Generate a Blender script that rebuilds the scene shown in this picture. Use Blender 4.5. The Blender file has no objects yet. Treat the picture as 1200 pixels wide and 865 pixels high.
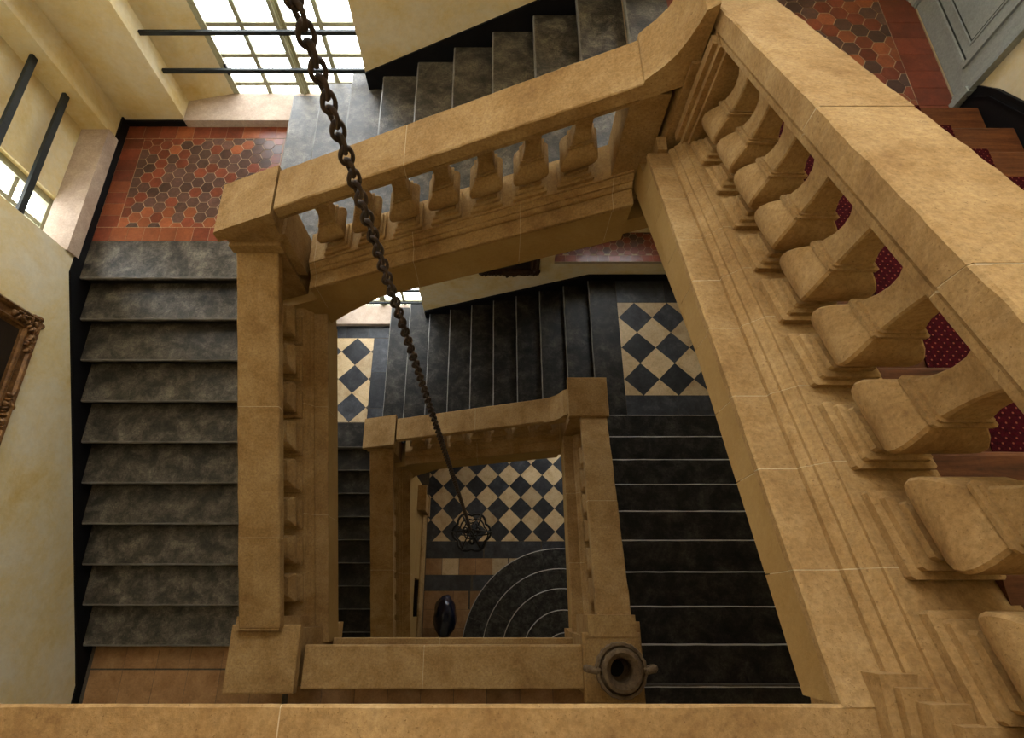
import bpy, bmesh, math, random
from mathutils import Vector, Matrix, noise
random.seed(7)
R = math.radians
scene = bpy.context.scene
COL = scene.collection

# ------------------------------------------------------------------ camera, sky, exposure
CZ = 11.987
cam = bpy.data.cameras.new('camera')
cam_o = bpy.data.objects.new('camera', cam); COL.objects.link(cam_o)
cam_o.location = (0, 0, CZ); cam_o.rotation_euler = (R(23.158), 0, 0)
cam.sensor_width = 36; cam.lens = 676 / 1200 * 36
cam.shift_x = (600 - 583.3) / 1200; cam.shift_y = -(432.5 - 426.8) / 1200
cam.clip_start = .02
scene.camera = cam_o

world = bpy.data.worlds.new('sky'); scene.world = world; world.use_nodes = True
bg = world.node_tree.nodes['Background']
bg.inputs[0].default_value = (.93, .94, 1, 1); bg.inputs[1].default_value = 24.0
scene.view_settings.view_transform = 'Standard'; scene.view_settings.look = 'None'
scene.view_settings.gamma = 1; scene.view_settings.use_curve_mapping = False
scene.view_settings.exposure = -0.72

def portal(loc, rot, sx, sy):
    l = bpy.data.lights.new('daylight_opening', 'AREA'); l.shape = 'RECTANGLE'; l.size = sx; l.size_y = sy
    l.cycles.is_portal = True
    o = bpy.data.objects.new('daylight_opening', l); COL.objects.link(o); o.location = loc; o.rotation_euler = rot
def fill_light(loc, power, size, color):
    l = bpy.data.lights.new('added_fill_light', 'AREA'); l.shape = 'DISK'; l.size = size; l.energy = power; l.color = color
    o = bpy.data.objects.new('added_fill_light', l); COL.objects.link(o); o.location = loc
CEIL = 15.6
fill_light((-.4, 1.1, CEIL - .5), 45, 2.0, (1, .74, .44))  # added fill without a fixture, brightens the well from above
# daylight openings: (back-left), (left), (back-right) on three storeys
for dz in (-4.5, 0, 4.5):
    portal((-2.0, 5.08, 8.85 + dz), (R(-90), 0, 0), 1.5, 2.6)
    portal((-4.18, 3.2, 8.9 + dz), (0, R(-90), 0), 2.5, .62)
    if dz < 4: portal((1.78, 5.3, 10.98 + dz), (R(-90), 0, 0), 1.05, 1.65)
    else: portal((.95, 5.3, 13.75), (R(-90), 0, 0), 3.3, 2.9)  # top storey: added unseen opening for more light from the rear

portal((1.6, 5.05, 1.22), (R(-90), 0, 0), 1.6, 2.35)  # added unseen opening that brightens the ground floor
# ------------------------------------------------------------------ materials
def new_mat(name):
    m = bpy.data.materials.new(name); m.use_nodes = True
    nt = m.node_tree; b = nt.nodes['Principled BSDF']
    return m, nt, b
def N(nt, t, **kw):
    n = nt.nodes.new(t)
    for k, v in kw.items(): setattr(n, k, v)
    return n
def ramp(nt, src, stops, interp='LINEAR'):
    r = N(nt, 'ShaderNodeValToRGB'); r.color_ramp.interpolation = interp
    els = r.color_ramp.elements
    while len(els) < len(stops): els.new(.5)
    for e, (p, c) in zip(els, stops): e.position = p; e.color = (*c, 1)
    nt.links.new(src, r.inputs[0]); return r.outputs[0]
def coords(nt, world_space=True):
    if world_space: return N(nt, 'ShaderNodeNewGeometry').outputs['Position']
    return N(nt, 'ShaderNodeTexCoord').outputs['Object']
def nz(nt, co, scale, detail=6, rough=.6, dist=0, stretch=None):
    if stretch:
        mp = N(nt, 'ShaderNodeMapping'); mp.inputs['Scale'].default_value = stretch
        nt.links.new(co, mp.inputs[0]); co = mp.outputs[0]
    n = N(nt, 'ShaderNodeTexNoise'); n.inputs['Scale'].default_value = scale; n.inputs['Detail'].default_value = detail
    n.inputs['Roughness'].default_value = rough; n.inputs['Distortion'].default_value = dist
    nt.links.new(co, n.inputs['Vector']); return n.outputs['Fac']
def mix(nt, fac, a, b, blend='MIX'):
    m = N(nt, 'ShaderNodeMix', data_type='RGBA', blend_type=blend)
    for s, v in ((0, fac), (6, a), (7, b)):
        if hasattr(v, 'is_output'): nt.links.new(v, m.inputs[s])
        else: m.inputs[s].default_value = v if s == 0 else (*v, 1)
    return m.outputs[2]
def bump(nt, b, h, strength, dist=.01):
    n = N(nt, 'ShaderNodeBump'); n.inputs['Strength'].default_value = strength; n.inputs['Distance'].default_value = dist
    nt.links.new(h, n.inputs['Height']); nt.links.new(n.outputs[0], b.inputs['Normal'])

def noisy(name, stops, scale=6, rough=.7, b_scale=60, b_str=.3, b_dist=.005, spec=.3, stretch=None, speck=None, ws=True, per_obj=0, grain=.18, gscale=55):
    m, nt, b = new_mat(name); co = coords(nt, ws)
    c = ramp(nt, nz(nt, co, scale, 10, .74, .3, stretch), stops)
    if speck:
        sc, col, lo, hi = speck
        f = ramp(nt, nz(nt, co, sc, 3, .7), [(lo, (0, 0, 0)), (hi, (1, 1, 1))])
        c = mix(nt, f, c, col)
    if grain:
        k = ramp(nt, nz(nt, co, gscale, 5, .75), [(.3, (1 - grain,) * 3), (.5, (1, 1, 1)), (.7, (1 + grain,) * 3)])
        c = mix(nt, 1.0, c, k, 'MULTIPLY')
    if per_obj:
        oi = N(nt, 'ShaderNodeObjectInfo')
        k = ramp(nt, oi.outputs['Random'], [(0, (1 - per_obj,) * 3), (1, (1 + per_obj * .4,) * 3)])
        c = mix(nt, 1.0, c, k, 'MULTIPLY')
    nt.links.new(c, b.inputs['Base Color'])
    b.inputs['Roughness'].default_value = rough; b.inputs['Specular IOR Level'].default_value = spec
    if b_str: bump(nt, b, nz(nt, co, b_scale, 6, .7), b_str, b_dist)
    return m

M = {}
M['stone'] = noisy('limestone', [(.28, (.19, .102, .036)), (.45, (.31, .187, .074)), (.6, (.39, .252, .112)), (.75, (.47, .33, .17))], 2.6, .9, 110, .35, .004, .15,
                   speck=(110, (.20, .115, .045), .62, .70), grain=.26, gscale=60)
M['fascia'] = noisy('smooth_limestone', [(.3, (.31, .185, .062)), (.7, (.39, .255, .10))], 2, .85, 30, .3, .006, .15, grain=.08)
M['mortar'] = noisy('pale_mortar', [(.3, (.50, .38, .22)), (.7, (.60, .48, .32))], 30, .9)
M['plaster'] = noisy('cream_plaster', [(.3, (.60, .42, .155)), (.45, (.68, .55, .30)), (.62, (.70, .63, .47))], 1.5, .85, 14, .35, .012, .15, grain=.06, gscale=18)
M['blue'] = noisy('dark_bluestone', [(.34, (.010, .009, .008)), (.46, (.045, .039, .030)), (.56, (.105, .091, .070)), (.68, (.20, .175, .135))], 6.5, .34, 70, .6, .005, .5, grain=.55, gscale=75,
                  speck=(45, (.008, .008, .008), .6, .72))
M['blue_shaded'] = noisy('shaded_bluestone', [(.34, (.006, .0055, .005)), (.48, (.018, .016, .014)), (.58, (.040, .036, .030)), (.70, (.08, .072, .06))], 4.5, .30, 90, .35, .004, .5, grain=.4,
                  speck=(45, (.006, .006, .006), .6, .72))  # darkened copy of the bluestone: shade on the lower flights put into the colour
for n_ in M['blue_shaded'].node_tree.nodes:
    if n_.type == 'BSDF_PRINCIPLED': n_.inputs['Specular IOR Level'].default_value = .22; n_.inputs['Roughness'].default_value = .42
M['step_grey'] = noisy('speckled_grey_stone', [(.34, (.010, .010, .009)), (.48, (.035, .033, .030)), (.60, (.075, .071, .064))], 7, .5, 70, .5, .005, .2, grain=.5, gscale=30)
M['worn_glint_pale'] = noisy('bright_glint_worn_nosing', [(.3, (.34, .32, .29)), (.7, (.50, .47, .43))], 9, .35, 90, .2)  # worn edge with the window highlight painted in, brighter version
M['riser'] = noisy('dirty_shaded_riser', [(.3, (.004, .004, .004)), (.7, (.012, .011, .010))], 8, .7, 60, .2)  # dirt plus the shade on the risers, both put into the colour
M['worn'] = noisy('glint_worn_nosing', [(.3, (.10, .095, .085)), (.7, (.24, .23, .21))], 9, .35, 90, .2)  # worn edge with a dimmer window highlight painted in
M['black'] = noisy('black_paint', [(.3, (.003, .003, .004)), (.7, (.007, .007, .008))], 5, .6, 40, .08, .005, .15)
M['tile_dark'] = noisy('slate_tile', [(.3, (.014, .016, .020)), (.55, (.045, .048, .056)), (.75, (.11, .112, .12))], 5, .40, 120, .25, .002, .3, speck=(60, (.16, .16, .16), .66, .76), per_obj=.4)
M['tile_cream'] = noisy('cream_tile', [(.3, (.42, .27, .13)), (.5, (.60, .44, .25)), (.75, (.68, .54, .34))], 5, .38, 90, .15, .002, .4, per_obj=.25)
M['tile_tan'] = noisy('tan_tile', [(.3, (.22, .105, .04)), (.55, (.36, .20, .085)), (.75, (.44, .28, .14))], 4, .5, 90, .2, .002, .35, per_obj=.25)
M['red'] = noisy('red_tile', [(.3, (.12, .028, .014)), (.55, (.20, .046, .021)), (.75, (.26, .075, .038))], 7, .30, 90, .2, .002, .5, per_obj=.35)
M['orange'] = noisy('orange_tile', [(.3, (.20, .052, .020)), (.55, (.30, .085, .030)), (.75, (.35, .12, .052))], 7, .32, 90, .2, .002, .5, per_obj=.3)
M['brown'] = noisy('brown_tile', [(.3, (.05, .024, .018)), (.55, (.105, .052, .038)), (.75, (.19, .09, .06))], 9, .30, 90, .25, .002, .5, per_obj=.4)
M['grout'] = noisy('grout', [(.3, (.30, .22, .14)), (.7, (.46, .36, .25))], 20, .9)
M['grout_dark'] = noisy('dark_grout', [(.3, (.05, .04, .03)), (.7, (.11, .09, .07))], 20, .9)
M['wood'] = noisy('oiled_oak', [(.3, (.035, .011, .004)), (.5, (.105, .034, .010)), (.72, (.19, .068, .021))], 2.2, .5, 30, .2, .003, .2, stretch=(1.2, 14, 10))
M['wood_dark'] = noisy('dark_oak', [(.3, (.03, .012, .006)), (.7, (.09, .035, .014))], 3, .5, 30, .2, stretch=(1, 10, 8))
M['iron'] = noisy('wrought_iron', [(.3, (.005, .0045, .004)), (.7, (.014, .012, .010))], 20, .6, 90, .3, .002, .3)
M['rust'] = noisy('rusty_iron', [(.3, (.012, .008, .006)), (.55, (.04, .022, .013)), (.8, (.10, .055, .03))], 25, .65, 120, .5, .002, .4)
M['bar'] = noisy('dark_green_iron', [(.3, (.010, .014, .014)), (.7, (.024, .03, .03))], 10, .5, 60, .2)
M['frame_paint'] = noisy('olive_window_paint', [(.3, (.30, .29, .19)), (.7, (.40, .39, .27))], 8, .55, 60, .1)
M['door'] = noisy('grey_green_paint', [(.3, (.26, .285, .27)), (.7, (.33, .355, .335))], 3, .5, 30, .06)
M['door_line'] = noisy('dark_panel_line', [(.3, (.03, .033, .03)), (.7, (.05, .055, .05))], 6, .6, 30, .05)
M['gilt'] = noisy('old_gilding', [(.3, (.05, .022, .008)), (.5, (.16, .075, .024)), (.75, (.34, .18, .06))], 14, .42, 60, .5, .006, .5)
M['gilt_dark'] = noisy('dark_gilding', [(.3, (.022, .010, .005)), (.7, (.08, .038, .014))], 14, .45, 60, .5, .006, .5)
M['canvas'] = noisy('dark_canvas', [(.3, (.008, .006, .004)), (.7, (.03, .018, .010))], 3, .4, 60, .1)
M['urn'] = noisy('weathered_urn', [(.3, (.07, .045, .026)), (.55, (.17, .115, .065)), (.75, (.29, .21, .125))], 14, .8, 70, .6, .006, .2)
M['bundle'] = noisy('glossy_blue_black', [(.3, (.003, .004, .012)), (.7, (.008, .010, .03))], 6, .22, 12, .3, .02, .5)
M['stone_sill'] = noisy('sill_stone', [(.3, (.34, .25, .19)), (.7, (.52, .41, .32))], 6, .7, 50, .35)
M['wax'] = noisy('candle_wax', [(.3, (.5, .42, .3)), (.7, (.6, .5, .36))], 8, .5, 40, .1)
M['ceil'] = noisy('white_ceiling', [(.3, (.72, .68, .58)), (.7, (.78, .74, .64))], 1, .9, 20, .1)
for k in ('gilt', 'gilt_dark'): M[k].node_tree.nodes['Principled BSDF'].inputs['Metallic'].default_value = .45

def glass_mat():
    m, nt, b = new_mat('window_glass'); nt.nodes.remove(b)
    t = N(nt, 'ShaderNodeBsdfTransparent'); g = N(nt, 'ShaderNodeBsdfGlossy'); g.inputs['Roughness'].default_value = .05
    t.inputs[0].default_value = (.95, .97, .96, 1)
    mx = N(nt, 'ShaderNodeMixShader'); mx.inputs[0].default_value = .06
    nt.links.new(t.outputs[0], mx.inputs[1]); nt.links.new(g.outputs[0], mx.inputs[2])
    nt.links.new(mx.outputs[0], nt.nodes['Material Output'].inputs[0]); return m
M['glass'] = glass_mat()
def carpet_mat():
    m, nt, b = new_mat('dotted_red_carpet'); co = coords(nt, True)
    mp = N(nt, 'ShaderNodeMapping'); mp.inputs['Rotation'].default_value = (0, 0, R(45)); nt.links.new(co, mp.inputs[0])
    v = N(nt, 'ShaderNodeTexVoronoi', voronoi_dimensions='2D'); v.inputs['Scale'].default_value = 42; v.inputs['Randomness'].default_value = 0
    nt.links.new(mp.outputs[0], v.inputs['Vector'])
    f = ramp(nt, v.outputs['Distance'], [(.10, (1, 1, 1)), (.17, (0, 0, 0))])
    base = ramp(nt, nz(nt, co, 60, 4), [(.3, (.022, .001, .002)), (.7, (.055, .002, .0045))])
    nt.links.new(mix(nt, f, base, (.20, .06, .035)), b.inputs['Base Color'])
    b.inputs['Roughness'].default_value = .95; b.inputs['Specular IOR Level'].default_value = .1
    bump(nt, b, nz(nt, co, 400, 2), .4, .004); return m
M['carpet'] = carpet_mat()

# ------------------------------------------------------------------ mesh helpers
W = {}                                   # world translation of each object
def link(o, parent=None, loc=(0, 0, 0)):
    COL.objects.link(o); o.location = loc; W[o.name] = Vector(loc)
    if parent:
        o.parent = parent; o.matrix_parent_inverse = Matrix.Translation(-W[parent.name])
    return o
class MB:
    def __init__(s): s.v = []; s.f = []; s.mi = []
    def add(s, v, f, mi=0):
        n = len(s.v); s.v += [tuple(p) for p in v]; s.f += [tuple(i + n for i in q) for q in f]
        s.mi += mi if isinstance(mi, list) else [mi] * len(f); return s
    def box(s, x0, x1, y0, y1, z0, z1, mi=0):
        return s.add([(x, y, z) for x in (x0, x1) for y in (y0, y1) for z in (z0, z1)],
                     [(0, 1, 3, 2), (4, 6, 7, 5), (0, 4, 5, 1), (2, 3, 7, 6), (0, 2, 6, 4), (1, 5, 7, 3)], mi)
    def frustum(s, a, za, b, zb, mi=0):   # a, b = (x0,x1,y0,y1)
        v = [(a[i], a[j], za) for i, j in ((0, 2), (1, 2), (1, 3), (0, 3))] + [(b[i], b[j], zb) for i, j in ((0, 2), (1, 2), (1, 3), (0, 3))]
        return s.add(v, [(0, 3, 2, 1), (4, 5, 6, 7)] + [(i, (i + 1) % 4, (i + 1) % 4 + 4, i + 4) for i in range(4)], mi)
    def extrude(s, sec, P, s0, s1, n=1, jit=None, mis=None):
        k = len(sec); base = []
        for i in range(n + 1):
            t = s0 + (s1 - s0) * i / n
            for j, (c, z) in enumerate(sec):
                if jit: dc, dz = jit(t, j); c += dc; z += dz
                base.append(P(t, c, z))
        f = []; mi = []
        for i in range(n):
            for j in range(k):
                a = i * k + j; b = i * k + (j + 1) % k
                f.append((a, b, b + k, a + k)); mi.append(mis[j] if mis else 0)
        f.append(tuple(range(k - 1, -1, -1))); f.append(tuple(n * k + j for j in range(k))); mi += [0, 0]
        return s.add(base, f, mi)
    def lathe(s, prof, c, n=24, mi=0, fn=None, ring=False):
        v = []
        for r, z in prof:
            for i in range(n):
                a = 2 * math.pi * i / n; rr = r * (fn(a, z) if fn else 1)
                v.append((c[0] + rr * math.cos(a), c[1] + rr * math.sin(a), c[2] + z))
        f = [(q * n + i, q * n + (i + 1) % n, (q + 1) * n + (i + 1) % n, (q + 1) * n + i) for q in range(len(prof) - 1) for i in range(n)]
        if ring: f += [((len(prof) - 1) * n + i, (len(prof) - 1) * n + (i + 1) % n, (i + 1) % n, i) for i in range(n)]
        else: f += [tuple(range(n - 1, -1, -1)), tuple((len(prof) - 1) * n + i for i in range(n))]
        return s.add(v, f, mi)
    def tube(s, pts, r, n=6, closed=False, mi=0):
        pts = [Vector(p) for p in pts]; k = len(pts); v = []
        for i, p in enumerate(pts):
            a = pts[(i - 1) % k] if closed or i else p; b = pts[(i + 1) % k] if closed or i < k - 1 else p
            t = (b - a).normalized(); u = t.orthogonal() if i == 0 else (pu - t * pu.dot(t))
            u.normalize(); pu = u; w = t.cross(u); rr = r[i] if isinstance(r, (list, tuple)) else r
            v += [p + (u * math.cos(2 * math.pi * j / n) + w * math.sin(2 * math.pi * j / n)) * rr for j in range(n)]
        m = k if closed else k - 1
        f = [(i * n + j, i * n + (j + 1) % n, ((i + 1) % k) * n + (j + 1) % n, ((i + 1) % k) * n + j) for i in range(m) for j in range(n)]
        if not closed: f += [tuple(range(n - 1, -1, -1)), tuple((k - 1) * n + j for j in range(n))]
        return s.add(v, f, mi)
    def data(s, name, mats, smooth=False):
        me = bpy.data.meshes.new(name); me.from_pydata(s.v, [], s.f)
        for m in (mats if isinstance(mats, (list, tuple)) else [mats]): me.materials.append(M[m])
        me.polygons.foreach_set('material_index', s.mi)
        b = bmesh.new(); b.from_mesh(me); bmesh.ops.recalc_face_normals(b, faces=b.faces); b.to_mesh(me); b.free()
        if smooth: me.shade_smooth() if smooth is True else me.set_sharp_from_angle(angle=R(smooth))
        if smooth and smooth is not True:
            me.polygons.foreach_set('use_smooth', [True] * len(me.polygons)); me.set_sharp_from_angle(angle=R(smooth))
        me.update(); return me
    def build(s, name, mats, parent=None, smooth=False, loc=(0, 0, 0)):
        return link(bpy.data.objects.new(name, s.data(name, mats, smooth)), parent, loc)
def put(name, me, parent, loc): return link(bpy.data.objects.new(name, me), parent, loc)
def tag(o, label, cat=None, group=None, kind=None):
    o['label'] = label
    if cat: o['category'] = cat
    if group: o['group'] = group
    if kind: o['kind'] = kind
    return o
def thing(name, loc, label, cat, group=None, kind=None):
    return tag(link(bpy.data.objects.new(name, None), None, loc), label, cat, group, kind)
def jitter(amp, freq, seed, edges=None):
    def fn(t, j):
        if edges is not None and j not in edges: return 0, 0
        a = noise.noise((t * freq, j * 7.3 + seed, 1.7)); b = noise.noise((t * freq * 1.3, j * 5.1 + seed, 9.2))
        c = noise.noise((t * freq * 4, j * 3.1 + seed, 4.4))
        return (a + c * .5) * amp, (b + c * .3) * amp * .6
    return fn

# ------------------------------------------------------------------ room shell
XL, XR, YB, YF = -3.80, 3.20, 4.60, -2.60
def cells(u0, u1, z0, z1, holes):
    us = sorted({u0, u1, *[h[0] for h in holes], *[h[1] for h in holes]}); zs = sorted({z0, z1, *[h[2] for h in holes], *[h[3] for h in holes]})
    for i in range(len(us) - 1):
        for j in range(len(zs) - 1):
            uc, zc = (us[i] + us[i + 1]) / 2, (zs[j] + zs[j + 1]) / 2
            if u0 < uc < u1 and z0 < zc < z1 and not any(h[0] < uc < h[1] and h[2] < zc < h[3] for h in holes):
                yield us[i], us[i + 1], zs[j], zs[j + 1]
ST = (-4.5, 0, 4.5)
# back wall: recess layer, then the layer that holds the windows
NICHE_W = [(1.25, 2.3, 5.65, 7.3), (1.25, 2.3, 10.15, 11.8), (-.7, 2.6, 12.3, 15.2)]  # last one is added and unseen, made broad to light the big rail
NICHE = [(.81, 2.7, 4.967, 7.4), (.81, 2.7, 9.467, 11.9), (-.8, 2.7, 12.2, 15.3)]
mb = MB()
rec = [(-3.185, -1.23, 7.50 + d, 10.35 + d) for d in ST] + NICHE + [(.8, 2.4, .05, 2.4)]
for a, b, c, d in cells(XL - .3, XR + .3, -.1, CEIL, rec): mb.box(a, b, YB, 4.85, c, d)
ground = [(.8, 2.4, .05, 2.4)]  # hole for the added ground-floor light opening
win_b = [(-3.185, -1.25, 7.48 + d, 10.2 + d) for d in ST] + NICHE_W
for a, b, c, d in cells(XL - .3, XR + .3, -.1, CEIL, win_b + ground + NICHE): mb.box(a, b, 4.85, 5.1, c, d)
for a, b, c, d in cells(-1.1, 2.9, 4.0, CEIL, NICHE_W): mb.box(a, b, 5.1, 5.35, c, d)
for d in ST:
    mb.add([(x, y, z) for z in (7.45 + d, 10.25 + d) for x, y in ((-3.2, 4.82), (-2.735, 4.93), (-2.735, 5.12), (-3.2, 5.12))],
           [(3, 2, 1, 0), (4, 5, 6, 7)] + [(k, (k + 1) % 4, (k + 1) % 4 + 4, k + 4) for k in range(4)])
tag(mb.build('wall_back', 'plaster'), 'cream plaster wall with deep window recesses behind the stairs', 'wall', kind='structure')
mb = MB()
rec = [(2.92, 4.31, 7.58 + d, 10.3 + d) for d in ST]
for a, b, c, d in cells(YF - .3, YB, -.1, CEIL, rec): mb.box(-4.05, XL, a, b, c, d)
for a, b, c, d in cells(YF - .3, YB + .5, -.1, CEIL, [(2.90, 3.48, 7.66 + d, 10.2 + d) for d in ST]): mb.box(-4.3, -4.05, a, b, c, d)
tag(mb.build('wall_left', 'plaster'), 'mottled cream plaster wall beside the stone flight', 'wall', kind='structure')
mb = MB()
for a, b, c, d in cells(YF - .3, YB, -.1, CEIL, [(3.30, 4.25, 9.0, 11.3)]): mb.box(XR, XR + .25, a, b, c, d)
mb.box(XR + .25, XR + .35, 3.0, 4.5, 8.8, 11.5)
tag(mb.build('wall_right', 'plaster'), 'cream plaster wall with a grey door by the wooden steps', 'wall', kind='structure')
tag(MB().box(XL - .3, XR + .3, YF - .3, YF, -.1, CEIL).build('wall_front', 'plaster'), 'cream plaster wall behind the landings', 'wall', kind='structure')
tag(MB().box(XL - .3, XR + .3, YF - .3, 5.4, CEIL, CEIL + .2).build('ceiling', 'ceil'), 'pale ceiling above the stairwell', 'ceiling', kind='structure')

# ------------------------------------------------------------------ windows
def window(num, org, du, dn, width, z0, z1, cols, rows, bars, sill, label, rich=True, low=0):
    """org = left foot, du = direction across, dn = direction to the room"""
    org, du, dn = Vector(org), Vector(du), Vector(dn)
    root = thing('window_%d' % num, org, label, 'window', kind='structure')
    def bx(u0, u1, n0, n1, a, b): 
        p = org + du * u0 + dn * n0; q = org + du * u1 + dn * n1
        return (min(p.x, q.x), max(p.x, q.x), min(p.y, q.y), max(p.y, q.y), a, b)
    fr = MB(); st = .065
    fr.box(*bx(0, st, -.04, .03, z0, z1)).box(*bx(width - st, width, -.04, .03, z0, z1)).box(*bx(st, width - st, -.04, .03, z0, z0 + .06)).box(*bx(st, width - st, -.04, .03, z1 - .06, z1))
    mids = [width / 2] if cols == 4 else []
    for m in mids: fr.box(*bx(m - .05, m + .05, -.03, .02, z0 + .06, z1 - .06)).box(*bx(m - .018, m + .018, .02, .035, z0 + .06, z1 - .06))
    fr.build('window_frame', 'frame_paint', root)
    spans = [(st, width / 2 - .05), (width / 2 + .05, width - st)] if mids else [(st, width - st)]
    per = cols // len(spans); zs = [z0 + .06 + (z1 - z0 - .12) * i / rows - (low if 0 < i < rows else 0) for i in range(rows + 1)]
    for a, b in spans:
        us = [a + (b - a) * i / per for i in range(per + 1)]
        for u in us[1:-1]: MB().box(*bx(u - .021, u + .021, -.02, .015, z0 + .06, z1 - .06)).build('muntin', 'frame_paint', root)
        for z in zs[1:-1]: MB().box(*bx(a, b, -.018, .012, z - .020, z + .020)).build('muntin', 'frame_paint', root)
        if rich:
            for i in range(per):
                for j in range(rows): MB().box(*bx(us[i] + .008, us[i + 1] - .008, -.012, -.006, zs[j] + .008, zs[j + 1] - .008)).build('pane', 'glass', root)
    if rich and mids:                    # espagnolette rod and hinges
        for hz in (z0 + .35, z0 + 1.3, z0 + 2.2): MB().box(*bx(st - .012, st + .012, .03, .05, hz, hz + .12)).build('hinge', 'iron', root)
        h = MB(); p = org + du * (width / 2) + dn * .055
        h.tube([(p.x, p.y, z0 + .08), (p.x, p.y, z1 - .08)], .007); h.build('bolt_rod', 'frame_paint', root)
    for bb in bars: MB().box(*bb).build('iron_bar', 'bar', root)
    if sill:
        s = MB(); x0, x1, y0, y1, a, b = sill; s.box(x0, x1, y0, y1, a, b); s.build('sill', 'stone_sill', root)
    return root
names = ['lower', 'tall', 'upper']
for i, d in enumerate(ST):
    bars = [(-3.19, -1.22, 4.71, 4.735, 8.04 + d - .02, 8.04 + d + .02), (-3.19, -1.22, 4.71, 4.735, 8.435 + d - .02, 8.435 + d + .02)]
    if i != 1: bars = bars[:1] + bars[1:]
    lab = ['paned window over the lower checkered landing with iron bars', 'tall white-lit paned window over the red hexagon tiled landing', 'paned window on the storey above in the rear wall'][i]
    window(1 + i, (-2.74, 4.96, 7.48 + d), (1, 0, 0), (0, -1, 0), 1.49, 7.48 + d, 10.2 + d, 4, 8, bars, (-3.18, -1.235, YB - .035, 4.93, 7.50 + d, 7.592 + d), lab, low=.17)
    bars = [(-3.94, -3.91, 2.9, 4.32, 8.127 + d - .03, 8.127 + d + .03), (-3.94, -3.91, 2.9, 4.32, 8.521 + d - .03, 8.521 + d + .03)]
    lab = ['small paned window in the side wall of the lower landing', 'narrow side-wall window behind two dark iron bars', 'narrow paned side-wall window on the storey above'][i]
    window(4 + i, (-4.13, 2.9, 7.66 + d), (0, 1, 0), (1, 0, 0), .58, 7.66 + d, 10.2 + d, 2, 7, bars, (-4.06, XL + .02, 2.92, 4.31, 7.58 + d, 7.725 + d), lab)
    lab = ['paned window over the red tiled niche of the checkered landing', 'paned window over the tiled niche by the grey door', 'added unseen paned window lighting the well from the top storey'][i]
    wx0, wx1, wz0, wz1 = NICHE_W[i]
    window(7 + i, (wx0, 5.2, wz0), (1, 0, 0), (0, -1, 0), wx1 - wx0, wz0, wz1, 4, 4, [], None, lab)

window(10, (.8, 4.95, .05), (1, 0, 0), (0, -1, 0), 1.6, .05, 2.4, 4, 4, [], None, 'added unseen glazed door lighting the ground floor')  # added, out of view, to let light onto the ground floor
# ------------------------------------------------------------------ floors and landings with their tiles
def prism(poly, z0, z1):
    n = len(poly); mb = MB()
    return mb.add([(x, y, z0) for x, y in poly] + [(x, y, z1) for x, y in poly],
                  [tuple(range(n - 1, -1, -1)), tuple(range(n, 2 * n))] + [(i, (i + 1) % n, (i + 1) % n + n, i + n) for i in range(n)])
def clip(poly, x0, x1, y0, y1):
    for ax, lim, sg in ((0, x0, 1), (0, x1, -1), (1, y0, 1), (1, y1, -1)):
        out = []
        for i, p in enumerate(poly):
            q = poly[(i + 1) % len(poly)]; a, b = sg * (p[ax] - lim), sg * (q[ax] - lim)
            if a >= 0: out.append(p)
            if (a > 0 > b) or (a < 0 < b):
                t = a / (a - b); out.append((p[0] + (q[0] - p[0]) * t, p[1] + (q[1] - p[1]) * t))
        poly = out
        if len(poly) < 3: return []
    return poly
def area(p): return abs(sum(p[i][0] * p[(i + 1) % len(p)][1] - p[(i + 1) % len(p)][0] * p[i][1] for i in range(len(p)))) / 2
TILE_CACHE = {}
def tile(poly, full, key, mat, parent, z, name='tile'):
    cx = sum(p[0] for p in poly) / len(poly); cy = sum(p[1] for p in poly) / len(poly)
    up = random.uniform(-.0012, .0012)
    if full:
        if (key, mat) not in TILE_CACHE: TILE_CACHE[key, mat] = prism([(x - cx, y - cy) for x, y in poly], -.012, 0).data('tile', mat)
        me = TILE_CACHE[key, mat]
    else: me = prism([(x - cx, y - cy) for x, y in poly], -.012, 0).data('tile', mat)
    return put(name, me, parent, (cx, cy, z + up))
def hex_field(parent, x0, x1, y0, y1, z, pick, ff=.122, ox=0, oy=0, gap=.007):
    r0 = ff / math.sqrt(3); r = r0 - gap / 2 * 1.15; i = 0; x = x0 + ox
    while x - r0 < x1:
        y = y0 + oy + (ff / 2 if i % 2 else 0) - ff
        while y - ff / 2 < y1:
            p = [(x + r * math.cos(R(60 * k)), y + r * math.sin(R(60 * k))) for k in range(6)]
            q = clip(p, x0, x1, y0, y1)
            if q and area(q) > .0012: tile(q, len(q) == 6 and abs(area(q) - area(p)) < 1e-7, ('hex', ff), pick(x, y), parent, z)
            y += ff
        x += 1.5 * r0; i += 1
def checker(parent, x0, x1, y0, y1, cx, cy, dg, z, gap=.004):
    """square tiles laid on the diagonal: dark ones centred on the lattice, pale ones between"""
    h = dg / 2 - gap * .7
    nx = int((x1 - x0) / dg) + 3
    for i in range(-nx, nx + 1):
        for j in range(-nx, nx + 1):
            for k, m in ((0, 'tile_dark'), (.5, 'tile_cream')):
                x, y = cx + (i + k) * dg, cy + (j + k) * dg
                if not (x0 - dg < x < x1 + dg and y0 - dg < y < y1 + dg): continue
                p = [(x + h, y), (x, y + h), (x - h, y), (x, y - h)]; q = clip(p, x0, x1, y0, y1)
                if q and area(q) > .002: tile(q, len(q) == 4 and abs(area(q) - area(p)) < 1e-7, ('dia', dg), m, parent, z)
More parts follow.
